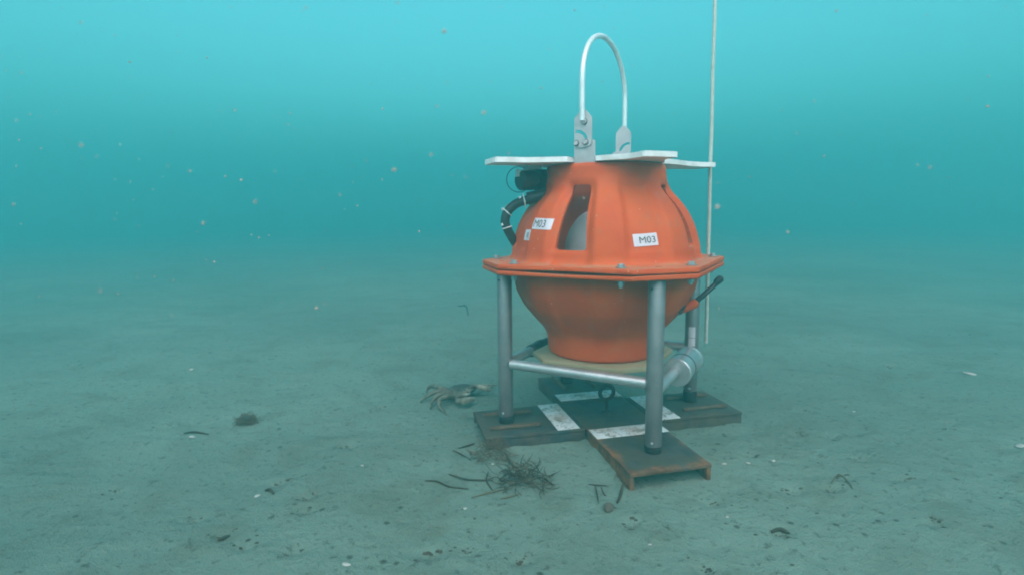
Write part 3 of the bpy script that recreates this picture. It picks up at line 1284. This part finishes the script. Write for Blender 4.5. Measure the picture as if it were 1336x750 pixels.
BLADES = [
    ([(598, 585), (609, 583), (619, 579)], .0022, WEED, "short dark seagrass blade just off the corner of the left steel arm"),
    ([(591, 588), (602, 594), (614, 600.5)], .0020, WEED, "dark slanting seagrass blade pointing at the olive algae fuzz"),
    ([(554.5, 627.5), (570, 629), (587, 635.5), (611, 638)], .0021, WEED, "long wavy dark seagrass blade lying farthest left of the clump"),
    ([(586, 619), (610, 627), (643, 628)], .0023, WEED, "dark bent stem reaching into the seaweed clump from upper left"),
    ([(615, 650), (642, 643), (669, 637)], .0021, WEEDPALE, "pale olive blade sweeping under the near side of the seaweed clump"),
    ([(637, 615), (635, 629), (645, 643)], .0018, WEED, "curved dark blade crossing the stem left of the seaweed clump"),
    ([(660, 600), (667, 606), (676, 613)], .0034, WEED, "thick short black stalk sticking up behind the seaweed clump"),
    ([(708, 623), (715, 629), (721, 634)], .0020, WEED, "thin dark blade slanting away right of the seaweed clump"),
    ([(708, 625), (709, 633), (708, 641)], .0026, WEED, "stubby upright dark blade at the right edge of the seaweed clump"),
    ([(653, 651), (666, 649), (678, 645)], .0017, WEEDPALE, "short pale blade lying nearest the camera below the seaweed clump"),
    ([(768, 632), (780, 634), (792, 634)], .0015, WEED, "thin level dark twig on the mud left of the front arm's tip"),
    ([(777, 635), (779, 647), (781, 657)], .0015, WEED, "thin dark twig hanging down from the level twig before the front arm"),
    ([(812.5, 639.5), (809, 648), (805, 657)], .0034, WEED, "thick black seagrass stub just in front of the front arm's near corner"),
    ([(784, 643), (788, 645), (791, 647)], .0018, WEED, "tiny dark leaf scrap between the twig and the black stub"),
    ([(346, 641), (352, 641), (357, 645)], .0034, WEED, "curled dark leaf beside a small white shell on the left mud"),
    ([(240, 566), (254, 565), (272, 567)], .0030, WEED, "flat dark leaf scrap lying behind a white shell far to the left"),
    ([(284, 706), (292, 702), (300, 699)], .0030, WEED, "short dark leaf on the near mud at lower left"),
    ([(1084, 634), (1094, 624), (1108, 631), (1112, 638)], .0020, ALGAE, "crooked brown weed scrap on the mud right of the front arm"),
    ([(1006, 695), (1018, 690), (1030, 697)], .0036, WEED, "dark crumpled leaf on the near mud at lower right"),
    ([(598, 402), (608, 400), (611, 411)], .0045, WEED, "faint dark weed sprig far behind the left leg in the haze"),
]
for px, r_, mt, lab in BLADES:
    P = [on_ground(u, v, r_ * .8) for u, v in px]
    c_ = P[len(P) // 2].copy()
    bm = bmesh.new()
    lift = .012 if "stalk" in lab or "stub" in lab or "sprig" in lab else .002
    P = [p - c_ for p in P]
    for i, p in enumerate(P):
        p.z = max(-r_ * .3, p.z) + lift * (1 if i == (0 if lift > .01 else 1) else 0)
    strand(bm, P, r_, r_ * .6, 6)
    o = finish(bm, "seagrass_blade", mt, None, 60)
    o.location = c_
    tag(o, lab, "seagrass", "loose seagrass scraps on the seabed")

SHELLS = [
    (335.7, 646.7, .0085, "white shell chip beside a curled dark leaf on the left mud"),
    (251, 570, .0120, "flat white shell in front of a dark leaf scrap at far left"),
    (473, 607, .0060, "small white shell chip alone on the mud between tuft and seaweed"),
    (945, 605, .0080, "bright white shell just right of the front arm's tip"),
    (1266, 488, .0170, "long pale razor shell far off on the mud at right"),
    (1331, 582, .0140, "white shell sliver cut by the right edge of the view"),
    (1009, 601, .0075, "white shell chip on the mud right of the steel cross"),
    (976, 604, .0075, "dull shell chip between the bright shell and the right mud"),
    (1114, 537, .0060, "tiny white fleck of shell on the distant right mud"),
    (250, 482, .0120, "pale shell far away on the mud at upper left"),
    (949, 674, .0050, "tiny white shell on the near mud below the front arm"),
    (848, 709, .0050, "tiny white shell fleck low in the middle of the near mud"),
    (607, 663, .0055, "tiny white shell fleck below the long wavy blade"),
    (452, 736, .0070, "slim white shell at the very bottom left of the mud"),
    (643, 605, .0060, "white shell chip beside the olive algae fuzz"),
]
for i, (u, v, s, lab) in enumerate(SHELLS):
    p = on_ground(u, v)
    bm = bmesh.new()
    bmesh.ops.create_uvsphere(bm, u_segments=12, v_segments=8, radius=1)
    el = 1.7 if i not in (4, 5, 13) else 3.0
    for vv in bm.verts:
        x, y, z = vv.co
        rgd = 1 + .06 * math.sin(9 * math.atan2(y, x + 1.1))
        vv.co = Vector((x * s * .62 * el * rgd / 1.4, y * s * .62 * rgd * (1 - .3 * x), (z * .34 if z > 0 else z * .15) * s))
    o = finish(bm, "shell", SHELL, None, 60)
    o.location = p + Vector((0, 0, s * .08))
    o.rotation_euler = (R(random.uniform(-14, 14)), R(random.uniform(-14, 14)), R(random.uniform(-40, 40)))
    tag(o, lab, "shell", "white shells scattered on the mud")
# a snail-like shell with a dark aperture, near the stub
p = on_ground(792, 664)
bm = bmesh.new()
N = 34
pts, rr = [], []
for i in range(N):
    t = i / (N - 1)
    a = t * 2 * PI * 2.2
    q = .0080 * (1 - t) ** 1.1
    pts.append((q * math.cos(a), q * math.sin(a), .004 + .008 * t))
    rr.append(.0068 * (1 - t) ** 1.05 + .0008)
tube(bm, pts, rr, 10)
o = finish(bm, "snail_shell", PEBBLE, None, 60)
o.location = p
o.rotation_euler = (R(55), R(10), R(30))
tag(o, "grey brown coiled snail shell on the mud below the twigs", "snail shell")

# ------------------------------------------------------------------ dark litter in the mud (uncountable)
bm = bmesh.new()
rnd = random.Random(5)


def flake(p, s):
    n = rnd.choice((4, 5, 5, 6))
    a0 = rnd.uniform(0, 6.28)
    top = bm.verts.new(p + Vector((0, 0, s * rnd.uniform(.15, .5))))
    ring = [bm.verts.new(p + Vector((math.cos(a0 + 2 * PI * k / n) * s * rnd.uniform(.5, 1.2) * 1.5, math.sin(a0 + 2 * PI * k / n) * s * rnd.uniform(.5, 1.1), -.001))) for k in range(n)]
    for k in range(n):
        bm.faces.new((top, ring[k], ring[(k + 1) % n]))


for i, (u, v) in enumerate(PITS):
    q = on_ground(u, v)
    for _ in range(9):
        x, y = q.x + rnd.gauss(0, .013), q.y + rnd.gauss(0, .011)
        flake(Vector((x, y, gz(x, y))), rnd.uniform(.002, .0065))
cnt = 3600
xs = rng.normal(0, 1.0, cnt) * .9 + .1
ys = rng.uniform(-1.15, 3.4, cnt)
xs = xs * (1 + .5 * (ys + 1.2))
hh = seabed_height(xs.reshape(1, -1), ys.reshape(1, -1)).ravel()
for x, y, h_ in zip(xs, ys, hh):
    if abs(x) < .42 and abs(y) < .42:
        continue
    flake(Vector((x, y, h_)), rnd.choice((.0012, .0016, .002, .0026, .0034, .005)))
o = finish(bm, "seabed_litter", FLECK, None, 0)
o["kind"] = "stuff"
o["label"] = "fine dark plant litter strewn over the mud"

# ------------------------------------------------------------------ drifting particles
bm = bmesh.new()
for i in range(480):
    dist = rnd.uniform(.28, 1.0) if i % 3 else rnd.uniform(1.0, 2.6)
    u, v = (rnd.uniform(-60, 720), rnd.uniform(-60, 420)) if i % 2 else (rnd.uniform(-60, 1396), rnd.uniform(-80, 420))
    dr = ray(u, v)
    p = CAM + dr * dist
    if p.z < .05:
        continue
    s = rnd.choice((.0003, .0004, .0005, .0007, .0010)) * (1 if dist < 1 else 1.5)
    r_ = bmesh.ops.create_icosphere(bm, subdivisions=1, radius=s)
    M = Matrix.Translation(p) @ Matrix.Diagonal((rnd.uniform(.7, 1.6), 1, rnd.uniform(.7, 1.3), 1))
    bmesh.ops.transform(bm, matrix=M, verts=r_['verts'])
o = finish(bm, "marine_snow", SNOW, None, 0)
o["kind"] = "stuff"
o["label"] = "pale specks drifting in the water"
